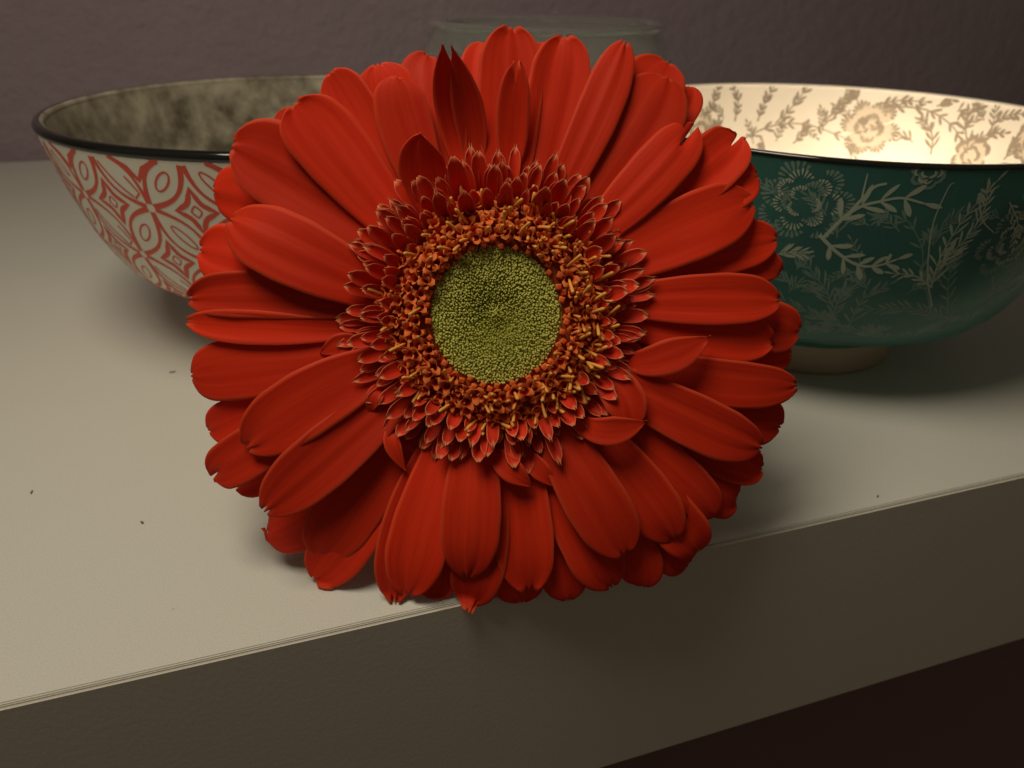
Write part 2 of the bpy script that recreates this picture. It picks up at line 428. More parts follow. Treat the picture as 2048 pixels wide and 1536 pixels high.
for k, (x, y, sx, lab) in enumerate(CRUMBS):
    vs, fs = box(-sx * .8, sx * .8, -0.0002, 0.0003, 0, 0.0003, 0.0001)
    vs = [(a + 0.0002 * math.sin(b * 9000), b + 0.25 * a * (1 if k % 2 else -1), c) for a, b, c in vs]
    o = mesh_obj('crumb', vs, fs, M['crumb']); o.location = (x, y, 0.00005); o.rotation_euler = (0, 0, 0.5 + k)
    tag(o, lab, 'crumb', 'crumbs on the shelf')

# ------------------------------------------------------------------ bowls
RF = 0.283 * 0.115


def outer_profile(R, zr, n=46):
    pts = [(0.0, 0.0022), (RF - 0.0045, 0.0022), (RF - 0.0038, 0.0), (RF - 0.0008, 0.0), (RF, 0.0012), (RF + 0.0002, 0.0100), (RF + 0.0018, 0.0128), (RF + 0.008, 0.0155), (RF + 0.0145, 0.0180)]
    zb = 0.162 * 0.115
    body = []
    for i in range(n):
        th = (i / (n - 1)) * math.pi / 2
        r = RF * 1.02 + (R - RF * 1.02) * math.sin(th) ** 0.428; z = zb + (zr - zb) * (1 - math.cos(th) ** 2.116)
        if r > RF + 0.0185: body.append((r, z))
    return pts, body




class Bowl:
    def __init__(s, name, X, Y, R, zr, out_mat, in_mat, foot_mat, TH=0.0030, first=12, last=5):
        s.R, s.zr = R, zr
        s.root = empty(name, (X, Y, 0))
        pts, body = outer_profile(R, zr - 0.0012)
        nf = 6
        v, f = lathe(pts[:nf]); mesh_obj('foot', v, f, foot_mat, s.root)
        outer = pts[nf - 1:] + body
        v, f = lathe(outer); mesh_obj('outer_wall', v, f, out_mat, s.root)
        inner = []
        for i, (r, z) in enumerate(body):
            a = body[max(i - 1, 0)]; b = body[min(i + 1, len(body) - 1)]
            t = Vector((b[0] - a[0], b[1] - a[1])).normalized()
            th = TH * (1.0 + 0.5 * (1 - i / len(body)))
            inner.append((r - t.y * th, z + t.x * th))
        bot = inner[0]
        inner = [(0.0001, bot[1] - 0.003), (RF * 0.6, bot[1] - 0.003), (RF * 1.0, bot[1] - 0.0022), ((RF + bot[0]) / 2, bot[1] - 0.0012)] + inner
        v, f = lathe(inner[::-1]); mesh_obj('inner_wall', v, f, in_mat, s.root)
        # rim torus joins both walls
        ro, ri = body[-1], inner[-1]
        c = ((ro[0] + ri[0]) / 2, (ro[1] + ri[1]) / 2); rr = math.hypot(ro[0] - ri[0], ro[1] - ri[1]) / 2 + 0.00022
        ring = [(c[0] + rr * math.cos(a), c[1] + rr * 0.95 * math.sin(a)) for a in [2 * math.pi * k / 16 for k in range(17)]]
        out_arc = ring[first:16] + ring[0:last + 1]; in_arc = ring[last:13]
        v, f = lathe(out_arc[::-1], 220); mesh_obj('rim', v, f, M['rim'], s.root)
        v, f = lathe(in_arc[::-1], 220); mesh_obj('inner_lip', v, f, in_mat, s.root)
        s.out = np.array(outer[::-1]); s.inn = np.array(inner[::-1])
        s.so = np.concatenate([[0], np.cumsum(np.hypot(*np.diff(s.out, axis=0).T))])
        s.si = np.concatenate([[0], np.cumsum(np.hypot(*np.diff(s.inn, axis=0).T))])

    def at(s, th, a, inner=False, off=0.00012):
        """th degrees, a metres of arc below the rim"""
        P, S_ = (s.inn, s.si) if inner else (s.out, s.so)
        r = float(np.interp(a, S_, P[:, 0])); z = float(np.interp(a, S_, P[:, 1]))
        r2 = float(np.interp(a + 0.001, S_, P[:, 0])); z2 = float(np.interp(a + 0.001, S_, P[:, 1]))
        t = Vector((r2 - r, z2 - z)); t = t.normalized() if t.length > 1e-9 else Vector((0, -1))
        nr, nz = (-t.y, t.x)
        if inner: nr, nz = -nr, -nz
        if (nr < 0) != inner: nr, nz = -nr, -nz
        r += nr * off; z += nz * off
        q = math.radians(th)
        return (r * math.sin(q), -r * math.cos(q), z)


class Print:
    """flat glaze print: ribbons laid on the bowl wall"""
    def __init__(s, bowl, inner=False, off=0.00007): s.b = bowl; s.inner = inner; s.V = []; s.F = []; s.off = off

    def k(s, a):  # metres per degree at arc a
        P, S_ = (s.b.inn, s.b.si) if s.inner else (s.b.out, s.b.so)
        return float(np.interp(a, S_, P[:, 0])) * math.pi / 180

    def ribbon(s, pts, wid, closed=False):
        """pts in (deg, m); wid = function of t or number, full width in m"""
        n = len(pts); base = len(s.V)
        if n < 3: return
        for i, (th, a) in enumerate(pts):
            k = s.k(a)
            p0 = pts[i - 1] if (i > 0 or closed) else pts[i]; p1 = pts[(i + 1) % n] if (i < n - 1 or closed) else pts[i]
            dx, dy = (p1[0] - p0[0]) * k, p1[1] - p0[1]; L = math.hypot(dx, dy) or 1
            nx, ny = -dy / L, dx / L
            w_ = (wid(i / (n - 1)) if callable(wid) else wid) / 2
            for sg in (-1, 1):
                s.V.append(s.b.at(th + sg * nx * w_ / k, max(a + sg * ny * w_, 0.0002), s.inner, s.off))
        m = n if closed else n - 1
        for i in range(m):
            j = (i + 1) % n
            s.F.append((base + 2 * i, base + 2 * i + 1, base + 2 * j + 1, base + 2 * j))

    def curve(s, P, n=None):
        """Catmull-Rom through P"""
        P = [list(p) for p in P]
        for i in range(1, len(P)):
            while P[i][0] - P[i - 1][0] > 180: P[i][0] -= 360
            while P[i][0] - P[i - 1][0] < -180: P[i][0] += 360
        Q = [[2 * P[0][0] - P[1][0], 2 * P[0][1] - P[1][1]]] + P + [[2 * P[-1][0] - P[-2][0], 2 * P[-1][1] - P[-2][1]]]
        out = []
        m = n or 7
        for i in range(1, len(Q) - 2):
            for j in range(m):
                t = j / m
                out.append(tuple(0.5 * (2 * Q[i][d] + (Q[i + 1][d] - Q[i - 1][d]) * t + (2 * Q[i - 1][d] - 5 * Q[i][d] + 4 * Q[i + 1][d] - Q[i + 2][d]) * t * t + (3 * Q[i][d] - Q[i - 1][d] - 3 * Q[i + 1][d] + Q[i + 2][d]) * t ** 3) for d in (0, 1)))
        out.append(tuple(P[-1])); return out

    def leaf(s, th, a, ang, L, W):
        """teardrop leaf from (th,a) heading ang (radians; x=deg dir, y=down), length L, width W"""
        k = s.k(a); pts = []
        bend = random.uniform(-0.25, 0.25)
        x = y = 0
        n = 7
        for i in range(n + 1):
            pts.append((th + x / k, a + y))
            q = ang + bend * i / n
            x += math.cos(q) * L / n; y += math.sin(q) * L / n
        s.ribbon(pts, lambda t: W * (0.16 + 0.84 * math.sin(math.pi * min(1, t ** 1.35)) ** 0.8 if t < 0.999 else 0.02))

    def frond(s, P, n, L, wst=0.00045, wl=0.0011, spread=0.75):
        C_ = s.curve(P); s.ribbon(C_, lambda t: wst * (1.1 - 0.5 * t))
        if n:
            for i in range(n):
                t = (i + 0.9) / (n + 0.6); j = min(int(t * (len(C_) - 1)), len(C_) - 2); p, p2 = C_[j], C_[j + 1]
                ang = math.atan2(p2[1] - p[1], (p2[0] - p[0]) * s.k(p[1]))
                for sg in (-1, 1):
                    s.leaf(p[0], p[1], ang + sg * spread * random.uniform(.85, 1.15), L * random.uniform(.75, 1.1) * (1.1 - 0.35 * t), wl * random.uniform(.8, 1.2))
            p, p2 = C_[-2], C_[-1]
            s.leaf(p2[0], p2[1], math.atan2(p2[1] - p[1], (p2[0] - p[0]) * s.k(p[1])), L * .75, wl)

    def fan(s, th, a, q, R, m=8, wl=0.0005, arc=1.1, deep=.55):
        """one petal of a flower head: a fan of feathered strokes along its outer edge"""
        k = s.k(a)
        for j in range(m):
            u = (j / (m - 1) - .5) * 2; qq = q + u * arc
            L = R * deep * (1 - .35 * u * u) * random.uniform(.7, 1.15); ro = R * (1 - .12 * u * u) * random.uniform(.94, 1.04)
            x, y = ro * math.cos(qq), ro * math.sin(qq)
            s.ribbon([(th + x * t / k, a + y * t) for t in [1 - L / R * i / 5 for i in range(6)]], lambda t: wl * (1.5 * (1 - t) ** .7 * (1 if t > 0.01 else .6) + .15))

    def peony(s, th, a, R, wl=0.0005):
        k = s.k(a)
        for n, rr, fr in ((7, .62, .42), (3, .22, .34)):
            o = random.uniform(0, 6.28)
            for i in range(n):
                q = o + 2 * math.pi * i / n + random.uniform(-.22, .22); c = rr * R * random.uniform(.8, 1.15)
                s.fan(th + c * math.cos(q) / k, a + c * math.sin(q), q + random.uniform(-.4, .4), R * fr * random.uniform(.85, 1.15), 8, wl)

    def lobes(s, th, a, R, body):
        """petal patches (into body) with stroke edges (into s)"""
        k = s.k(a)
        for n, rr, fr in ((8, .68, .40), (4, .25, .32)):
            o = random.uniform(0, 6.28)
            for i in range(n):
                q = o + 2 * math.pi * i / n + random.uniform(-.2, .2); c = rr * R * random.uniform(.85, 1.1); f_ = R * fr
                cx, cy = th + c * math.cos(q) / k, a + c * math.sin(q)
                body.ribbon([(cx + x * f_ * .8 / k, cy) for x in [-1 + 2 * i_ / 8 for i_ in range(9)]], lambda t: 1.7 * f_ * math.sqrt(max(.004, 1 - (2 * t - 1) ** 2)))
                s.fan(cx, cy, q + random.uniform(-.3, .3), f_ * 1.05, 7, .0007, 1.2, .75)

    def build(s, name, mat):
        return mesh_obj(name, s.V, s.F, mat, s.b.root)


BS = 0.115
green = Bowl('green_bowl', .899 * BS, 2.191 * BS, .649 * BS, .678 * BS, M['green_glaze'], M['white_glaze'], M['foot_glaze'], 0.0014, 15, 3)
tag(green.root, 'dark green porcelain bowl with pale leafy branches, candle glowing inside, right of the flower', 'bowl')
red = Bowl('red_patterned_bowl', -.634 * BS, 2.403 * BS, .731 * BS, .644 * BS, M['cream_glaze'], M['mottled'], M['foot_glaze'])
tag(red.root, 'cream bowl with red lattice pattern and black rim, unlit, left of the flower', 'bowl')

random.seed(11)
pr = Print(green)
soft = Print(green, off=0.00004)
for kind, P, n, L in EXTERIOR:
    P = [(a, b * 1e-3) for a, b in P]; L *= 1e-3
    if kind == 'P':
        soft.peony(P[0][0], P[0][1], L * 1.15, wl=0.0006)
        pr.peony(P[0][0], P[0][1], L * 0.85, wl=0.0004)
    elif kind in ('t1', 't2'): pr.frond(P, 0, 0, 0.0004 if kind == 't1' else 0.0009)
    elif kind == 'f2': pr.frond(P, n + 1, L * .85, 0.0009, 0.0013, 0.80)
    else: (pr if P[0][1] < 0.034 else soft).frond(P, int(n * 1.5) + 1, L * .95, 0.00035, 0.0006, 0.55)
rx = random.Random(21)
for q in range(46):   # small filler sprays between the big ones
    x, y = rx.uniform(-38, 40), rx.uniform(.006, .052); dx, dy = rx.uniform(-6, 6), rx.uniform(-.009, .003)
    soft.frond([(x, y), (x + dx * .5, y + dy * .5 - .0008), (x + dx, y + dy)], rx.randint(4, 6), rx.uniform(.0028, .004), .0003, .0005, .6)
th = 40
while th < 322:   # the same kind of sprays carry on round the far side
    soft.peony(th + 6, random.uniform(.012, .024), 0.0095, wl=0.0006); pr.peony(th + 6, .016, 0.0075, wl=.0004)
    for q in range(6):
        x, y = th + random.uniform(-14, 18), random.uniform(.012, .05); dx, dy = random.uniform(-9, 9), random.uniform(-.011, .004)
        (pr if y < .034 else soft).frond([(x, y), (x + dx * .5, y + dy * .5 - .001), (x + dx, y + dy)], random.randint(5, 8), random.uniform(.004, .0055), 0.00035, 0.0006, .55)
    th += 32
o = pr.build('floral_print', M['green_print']); o['kind'] = 'stuff'
o = soft.build('soft_floral_print', M['teal_print']); o['kind'] = 'stuff'

pin = Print(green, True, 0.00009); shade = Print(green, True, 0.00004)
for kind, P, n, L in INTERIOR:
    P = [(a, b * 1e-3) for a, b in P]; L *= 1e-3
    if kind == 'P': pin.lobes(P[0][0], P[0][1], L * 1.15, shade)
    else: pin.frond(P, n + 2, L * 1.1, 0.0006, 0.0010, 0.55)
for q in range(26):
    x, y = rx.uniform(95, 205), rx.uniform(.004, .024); dx, dy = rx.uniform(-6, 6), rx.uniform(-.008, .003)
    pin.frond([(x, y), (x + dx * .5, y + dy * .5 - .0008), (x + dx, y + dy)], rx.randint(3, 4), rx.uniform(.0028, .004), .0004, .0008, .6)
th = 205
while th < 450:
    pin.lobes(th, .018, .009, shade)
    for q in range(4):
        x, y = th + random.uniform(-14, 18), random.uniform(.008, .04); dx, dy = random.uniform(-9, 9), random.uniform(-.012, .004)
        pin.frond([(x, y), (x + dx * .5, y + dy * .5), (x + dx, y + dy)], random.randint(4, 6), .005, .0006, .001, .55)
    th += 34
o = pin.build('inner_floral_print', M['inner_print']); o['kind'] = 'stuff'
o = shade.build('inner_petal_print', M['inner_shade']); o['kind'] = 'stuff'

# red lattice: lens shapes between nodes of a diamond grid, diamonds in the gaps
lat = Print(red); NR = 18; ROWS = [-0.0015, 0.0150, 0.0325, 0.0500, 0.0660]


def bez(p0, p1, side, n=9, s0=0.0, s1=1.0, amt=0.26):
    k = 0.5 * (lat.k(max(p0[1], 0)) + lat.k(p1[1])); dx, dy = (p1[0] - p0[0]) * k, p1[1] - p0[1]
    out = []
    for i in range(n + 1):
        t = s0 + (s1 - s0) * i / n; h = side * amt * math.sin(math.pi * t)
        x = dx * t - dy * h; y = dy * t + dx * h
        if p0[1] + y > 0.0004: out.append((p0[0] + x / k, p0[1] + y))
    return out


def oval(p0, p1, hl, hw_, wd):
    k = 0.5 * (lat.k(max(p0[1], 0)) + lat.k(p1[1])); dx, dy = (p1[0] - p0[0]) * k, p1[1] - p0[1]; pts = []
    for i in range(16):
        a = 2 * math.pi * i / 16; t = .5 + hl * math.cos(a); h = hw_ * math.sin(a)
        pts.append((p0[0] + (dx * t - dy * h) / k, p0[1] + dy * t + dx * h))
    lat.ribbon(pts, wd, True)


for r in range(4):
    for c in range(NR):
        th0 = -18.5 + c * 20 + (10 if r % 2 == 0 else 0)
        a0 = (th0, ROWS[r])
        for d in (-10, 10):
            a1 = (th0 + d, ROWS[r + 1]); wob = random.uniform(.0013, .0016) * (1 if d < 0 else .85)
            for sd in (-1, 1):
                lat.ribbon(bez(a0, a1, sd, 12, .05, .95, .215), lambda t: wob * (0.65 + .5 * abs(2 * t - 1)))
            if d < 0:
                oval(a0, a1, .16, .07, .0006)
            elif c % 2:
                lat.ribbon(bez(a0, a1, 1, 8, .20, .80, .10) + bez(a0, a1, -1, 8, .55, .80, .10)[::-1], .0006)
            else:
                oval(a0, a1, .20, .06, .0005)
        if r > 0 or True:
            # concave diamond centred half a step along the row
            cx, cy = th0 + 10, ROWS[r]
            hx = 5.4; hy0 = 0.0088
            if r == 0: continue
            cor = [(cx - hx, cy), (cx, cy - hy0), (cx + hx, cy), (cx, cy + hy0)]
            for w_, sc in ((0.0015, .77), (0.0005, .20)):
                cc = [(cx + (x - cx) * sc, cy + (y - cy) * sc) for x, y in cor]; loop = []
                for i in range(4):
                    p, q2 = cc[i], cc[(i + 1) % 4]
                    for j in range(5):
                        t = j / 5; pull = 1 - .30 * math.sin(math.pi * t) * (1 if sc > .5 else -.4)
                        x = p[0] + (q2[0] - p[0]) * t; y = p[1] + (q2[1] - p[1]) * t
                        loop.append((cx + (x - cx) * pull, cy + (y - cy) * pull))
                lat.ribbon(loop, w_, True)
for c in range(NR):   # half diamonds hanging from the rim
    cx = -18.5 + c * 20 
    lat.ribbon([(cx - 5.4, .0004), (cx - 1.8, .0035), (cx, .0068), (cx + 1.8, .0035), (cx + 5.4, .0004)], .0016)
lat.build('lattice_print', M['red_print'])

# ------------------------------------------------------------------ tea light
tl = empty('tea_light', (.899 * BS + 0.024, 2.191 * BS + 0.024, 0.0205))
tag(tl, 'burning tea light standing inside the green bowl', 'candle')
v, f = lathe([(0.0001, 0), (0.0140, 0), (0.0145, 0.0006), (0.0145, 0.016), (0.0142, 0.016), (0.0141, 0.0140)], 48); mesh_obj('cup', v, f, M['tin'], tl)
v, f = lathe([(0.0140, 0.0142), (0.012, 0.0136), (0.004, 0.0134), (0.0001, 0.0137)], 48); mesh_obj('wax', v, f, M['wax'], tl)
v, f = lathe([(0.0006, 0.0135), (0.0006, 0.019), (0.0001, 0.0193)], 10); mesh_obj('wick', v, f, M['crumb'], tl)
v, f = lathe([(0.0001, 0.0185), (0.0018, 0.0200), (0.0026, 0.0232), (0.0022, 0.0275), (0.0010, 0.0325), (0.0001, 0.036)], 20); mesh_obj('flame', v, f, M['flame'], tl)
lamp('candle_light', 'POINT', (.899 * BS + 0.024, 2.191 * BS + 0.024, 0.0205 + 0.027), 0.21, (1.0, 0.80, 0.58), 0.004)


# ------------------------------------------------------------------ glass jar behind the flower
def jar():
    q = NT('clear_glass'); q.b.inputs['Base Color'].default_value = (0.88, 0.93, 0.88, 1); q.b.inputs['Transmission Weight'].default_value = 0.95
    q.b.inputs['Roughness'].default_value = 0.16; q.b.inputs['IOR'].default_value = 1.07
    tc = q.n('ShaderNodeTexCoord'); nz = q.n('ShaderNodeTexNoise', Scale=45.0, Detail=4.0); q.l(tc.outputs['Object'], nz.inputs['Vector']); q.bump(nz.outputs[0], 0.5, 0.003)
    root = empty('glass_jar', (0.0155, 0.435, 0.0))
    o_ = [(0.0001, 0.0), (0.052, 0.0), (0.060, 0.004), (0.066, 0.016), (0.0685, 0.035), (0.0690, 0.060), (0.0670, 0.074), (0.0625, 0.084), (0.0600, 0.089), (0.0598, 0.0915)]
    i_ = [(0.0575, 0.0925), (0.0560, 0.0910), (0.0565, 0.087), (0.0590, 0.082), (0.0635, 0.072), (0.0652, 0.060), (0.0648, 0.035), (0.0620, 0.018), (0.0550, 0.008), (0.0001, 0.007)]
    v, f = lathe(o_ + i_, 96); mesh_obj('jar_wall', v, f, q.m, root)
    ring = [(0.0588 + 0.0026 * math.cos(a), 0.0925 + 0.0020 * math.sin(a)) for a in [2 * math.pi * k / 12 for k in range(13)]]
    v, f = lathe(ring[::-1], 96); mesh_obj('lip', v, f, q.m, root)
    tag(root, 'squat clear glass jar standing behind the flower between the bowls', 'jar')


jar()

# ------------------------------------------------------------------ flower
HEAD = Vector((-0.00336981, 0.14062288, 0.05388212)); TILT = math.radians(25)
UX = Vector((1, 0, 0)); NZ = Vector((0, -math.cos(TILT), math.sin(TILT))); VY = NZ.cross(UX)
flower = empty('gerbera_flower')
tag(flower, 'large red gerbera daisy head leaning upright between the two bowls', 'flower')
flower.matrix_world = Matrix(((UX.x, VY.x, NZ.x, HEAD.x), (UX.y, VY.y, NZ.y, HEAD.y), (UX.z, VY.z, NZ.z, HEAD.z), (0, 0, 0, 1)))


def petal(spec):
    bx, by, bz, mx, my, mz, tx, ty, tz, W, L, st = spec
    if W > 7 and math.hypot(bx, by) > 17:   # root tucked under the florets
        q_ = (17.0 + (math.hypot(bx, by) - 17) * .25) / math.hypot(bx, by); bx *= q_; by *= q_
    b, m, t_ = Vector((bx, by, bz)), Vector((mx, my, mz)), Vector((tx, ty, tz))
    small = W < 8
    if not small: W *= random.uniform(.93, 1.08)
    NI, NJ = (16, 8) if small else (30, 14)
    TM = 0.60
    def mid(t):   # quadratic through b (0), m (.6), t_ (1)
        l0 = (t - TM) * (t - 1) / (TM); l1 = t * (t - 1) / (TM * (TM - 1)); l2 = t * (t - TM) / (1 - TM)
        return b * l0 + m * l1 + t_ * l2
    rnd = random.uniform
    roll = rnd(-0.11, 0.11); cup = rnd(-0.04, 0.13) if not small else rnd(0.1, 0.25)
    gr = rnd(0.06, 0.26); g1, g2 = rnd(-.5, -.28), rnd(.25, .5); ph = rnd(0, 6.28); wav = rnd(0.1, 0.35); arch = rnd(0.0, 1.0)
    rec = rnd(0.2, 1.4) if L > 1 else rnd(0, .5)
    if small: gr *= .5; wav *= .3; arch *= .3; rec *= .3
    def hw(t, s):
        if t < TM: return W * 1.07 / 2 * (0.42 + 0.58 * math.sin(math.pi / 2 * t / TM) ** 0.95)
        x = (t - TM) / (1 - TM)
        if st == 'p': return W * 1.07 / 2 * max(0.02, (1 - x ** 1.7)) ** 0.9
        return W * 1.07 / 2 * max(0.06, 1 - x ** 2.5) ** 0.52
    er = rnd(.01, .05); fold = rnd(-.75, .75) if not small else 0; fc = rnd(-.3, .3)
    depth = {'r': 0.030, 'p': 0.0, 'n': 0.19, 's': 0.03}[st] * rnd(.7, 1.5)
    nv = rnd(-.12, .12)
    def shape(t, s):
        # teeth: tip shortened in two valleys
        d = 0
        if st in 'rs': d = depth * (math.exp(-((s - .30 - nv) / .10) ** 2) + math.exp(-((s + .32 - nv) / .10) ** 2)) + 0.0 * s * s
        elif st == 'n': d = depth * math.exp(-((s - nv) / .22) ** 2) + .03 * s * s
        if st == 's': d -= 0.10 * math.exp(-((s + .45) / .16) ** 2)
        if st == 'p': d = .02 * s * s
        te = t - d * max(0, (t - .5) / .5) ** 3
        p = mid(te)
        dv = mid(min(1, te + .02)) - mid(te - .02); dv.z = 0; dv.normalize()
        side = Vector((dv.y, -dv.x, 0))
        h = hw(t, s) * (1 + er * math.sin(7 * t + ph * 2 + (3 if s > 0 else 0)) * t + .012 * math.sin(31 * t + ph * 5 + s * 4) * t)
        z = cup * h * (s * s - .3) * 1.0 + roll * s * h * min(1, t * 2)
        fade = math.sin(math.pi * min(1, t * .93)) ** .6
        z -= gr * fade * (math.exp(-((s - g1) / .17) ** 2) + math.exp(-((s - g2) / .17) ** 2)) 
        z += .35 * gr * fade * math.exp(-(s / .16) ** 2)
        z += wav * math.sin(5 * t + ph + s * 2.2) * t
        z += fold * max(0, (t - .25)) * (abs(s - fc) - .5) * (W / 12)
        z += arch * math.sin(math.pi * t) - rec * max(0, (t - .72) / .28) ** 2 * .8
        if z + p.z < -6: z = -6 - p.z
        return Vector((p.x + side.x * s * h, p.y + side.y * s * h, p.z + z))
    V_, U_, E_ = [], [], []
    th = 0.30 if not small else 0.22
    G = [[shape(i / NI, -1 + 2 * j / NJ) for j in range(NJ + 1)] for i in range(NI + 1)]
    # keep petals off the shelf top
    for row in G:
        for q in row:
            wq = HEAD + UX * q.x * .001 + VY * q.y * .001 + NZ * q.z * .001
            if (wq - EA).dot(EN) < 0.0004 and wq.z < 0.0009:
                q.z += (0.0009 - wq.z) / NZ.z * 1000 * .999
    for k in (0, 1):
        for i in range(NI + 1):
            for j in range(NJ + 1):
                q = G[i][j]
                a = G[min(i + 1, NI)][j] - G[max(i - 1, 0)][j]; c = G[i][min(j + 1, NJ)] - G[i][max(j - 1, 0)]
                nn = c.cross(a); nn = nn.normalized() if nn.length > 1e-6 else Vector((0, 0, 1))
                if nn.z < 0: nn = -nn
                V_.append((q - nn * th * k) * .001)
                s = -1 + 2 * j / NJ; t = i / NI
                U_.append(((s + 1) / 2, t))
                E_.append(0.45 * max(max(0, (abs(s) - .88) / .12), max(0, (t - .97) / .03)) * min(1, t * 3) if k == 0 else .25)
    n1 = (NI + 1) * (NJ + 1); g = lambda k, i, j: k * n1 + i * (NJ + 1) + j
    Fc = []
    for i in range(NI):
        for j in range(NJ):
            Fc.append((g(0, i, j), g(0, i, j + 1), g(0, i + 1, j + 1), g(0, i + 1, j)))
            Fc.append((g(1, i, j), g(1, i + 1, j), g(1, i + 1, j + 1), g(1, i, j + 1)))
    for i in range(NI):
        Fc.append((g(0, i, 0), g(0, i + 1, 0), g(1, i + 1, 0), g(1, i, 0)))
        Fc.append((g(0, i + 1, NJ), g(0, i, NJ), g(1, i, NJ), g(1, i + 1, NJ)))
    for j in range(NJ):
        Fc.append((g(0, NI, j), g(0, NI, j + 1), g(1, NI, j + 1), g(1, NI, j)))
    return mesh_obj('petal', V_, Fc, M['petal'], flower, uvs=U_, cols=E_)


for k, spec in enumerate(PETALS):
    random.seed(100 + k)
    petal(spec)

for k in range(26):   # short hindmost row, seen only through the gaps
    random.seed(300 + k)
    a = 2 * math.pi * (k + random.uniform(-.2, .2)) / 26; ca, sa = math.cos(a), math.sin(a); rt = random.uniform(41, 45)
    petal((18 * ca, 18 * sa, .2, 31 * ca, 31 * sa, -2.6, rt * ca, rt * sa, -5.2, 11, 0, 'r'))

random.seed(5)
# --- receptacle under the florets


def dome(r):
    """height of the receptacle surface (mm) at radius r (mm)"""
    if r < 14: return 5.2 - 2.9 * math.exp(-(r / 5.0) ** 2) + 1.9 * math.exp(-(r / 1.8) ** 2) - 0.5 * (r / 14) ** 4
    return 4.7 - 3.6 * min(1, (r - 14) / 10) ** 1.2


prof = [(0.0001, dome(0) * .001)] + [(r * .001, dome(r) * .001) for r in range(1, 25)] + [(0.0235, -0.0012), (0.019, -0.006), (0.012, -0.011), (0.0001, -0.013)]


def lathe_z(rz, n=72):
    V_, Fc = [], []; m = len(rz)
    for j in range(n):
        a = 2 * math.pi * j / n
        for r, z in rz: V_.append((r * math.cos(a), r * math.sin(a), z))
    for j in range(n):
        k = (j + 1) % n
        for i in range(m - 1): Fc.append((j * m + i, j * m + i + 1, k * m + i + 1, k * m + i))
    return V_, Fc


v, f = lathe_z(prof[:-4] + [prof[-4]]); mesh_obj('receptacle', v, f, M['receptacle'], flower)
v, f = lathe_z([(r, z + .00015) for r, z in prof[:14]]); mesh_obj('disc', v, f, M['disc'], flower)
v, f = lathe_z(prof[-4:]); mesh_obj('calyx', v, f, M['stem'], flower)
# stem, hidden behind the head, comes to rest on the shelf between the bowls
inv = flower.matrix_world.inverted()
path = [Vector((-0.0034, 0.1515, 0.0485)), Vector((0.001, 0.166, 0.0385)), Vector((0.010, 0.195, 0.0215)), Vector((0.020, 0.235, 0.0070)), Vector((0.0215, 0.28, 0.0038)), Vector((0.019, 0.335, 0.0036))]
V_, Fc = [], []; P_ = []
for i in range(len(path) - 1):
    a0, a1, a2, a3 = path[max(i - 1, 0)], path[i], path[i + 1], path[min(i + 2, len(path) - 1)]
    for j in range(6):
        t = j / 6; P_.append(0.5 * (2 * a1 + (a2 - a0) * t + (2 * a0 - 5 * a1 + 4 * a2 - a3) * t * t + (3 * a1 - a0 - 3 * a2 + a3) * t ** 3))
P_.append(path[-1])
for i, p in enumerate(P_):
    d = (P_[min(i + 1, len(P_) - 1)] - P_[max(i - 1, 0)]).normalized(); s1 = d.cross(Vector((0, 0, 1))).normalized(); s2 = d.cross(s1)
    for j in range(12):
        a = 2 * math.pi * j / 12; V_.append(inv @ (p + 0.0029 * (s1 * math.cos(a) + s2 * math.sin(a))))
for i in range(len(P_) - 1):
    for j in range(12): Fc.append((i * 12 + j, i * 12 + (j + 1) % 12, (i + 1) * 12 + (j + 1) % 12, (i + 1) * 12 + j))
Fc.append(tuple(range(12))[::-1]); Fc.append(tuple((len(P_) - 1) * 12 + j for j in range(12)))
mesh_obj('stem', V_, Fc, M['stem'], flower)


# --- disc buds (uncountable): little clubs packed in a spiral
def disc_buds():
    V_, Fc, E_ = [], [], []
    n = 2900; R = 13.1
    for k in range(n):
        r = R * math.sqrt((k + .5) / n); a = k * 2.399963
        cx, cy = r * math.cos(a) * .97, r * math.sin(a) * 1.04; z = dome(r)
        rad = (0.17 + 0.09 * (r / R) ** 1.3) * random.uniform(.8, 1.15); h = (1.25 - .25 * (r / R) + random.uniform(-.3, .3))
        lean = 0.30 * (0.5 - r / R) ; lx, ly = -math.cos(a) * (0.45 * (1 - r / R) + .10), -math.sin(a) * (0.45 * (1 - r / R) + .10)
        ns = 6; base = len(V_)
        rings = [(0, .55), (.45, .8), (.78, 1.0), (.95, .72)]
        jx, jy = random.uniform(-.2, .2), random.uniform(-.2, .2)
        for q, (hh, rr) in enumerate(rings):
            for j in range(ns):
                b = 2 * math.pi * j / ns + k
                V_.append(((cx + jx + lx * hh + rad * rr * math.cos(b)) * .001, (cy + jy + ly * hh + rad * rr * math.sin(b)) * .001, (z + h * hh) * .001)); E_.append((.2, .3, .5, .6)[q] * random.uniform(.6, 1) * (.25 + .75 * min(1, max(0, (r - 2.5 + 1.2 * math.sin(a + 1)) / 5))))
        V_.append(((cx + jx + lx) * .001, (cy + jy + ly) * .001, (z + h * .86) * .001)); E_.append(.35)
        for q in range(3):
            for j in range(ns): Fc.append((base + q * ns + j, base + q * ns + (j + 1) % ns, base + (q + 1) * ns + (j + 1) % ns, base + (q + 1) * ns + j))
        for j in range(ns): Fc.append((base + 3 * ns + j, base + 3 * ns + (j + 1) % ns, base + 4 * ns))
    o = mesh_obj('disc_buds', V_, Fc, M['disc'], flower, cols=E_); o['kind'] = 'stuff'


disc_buds()


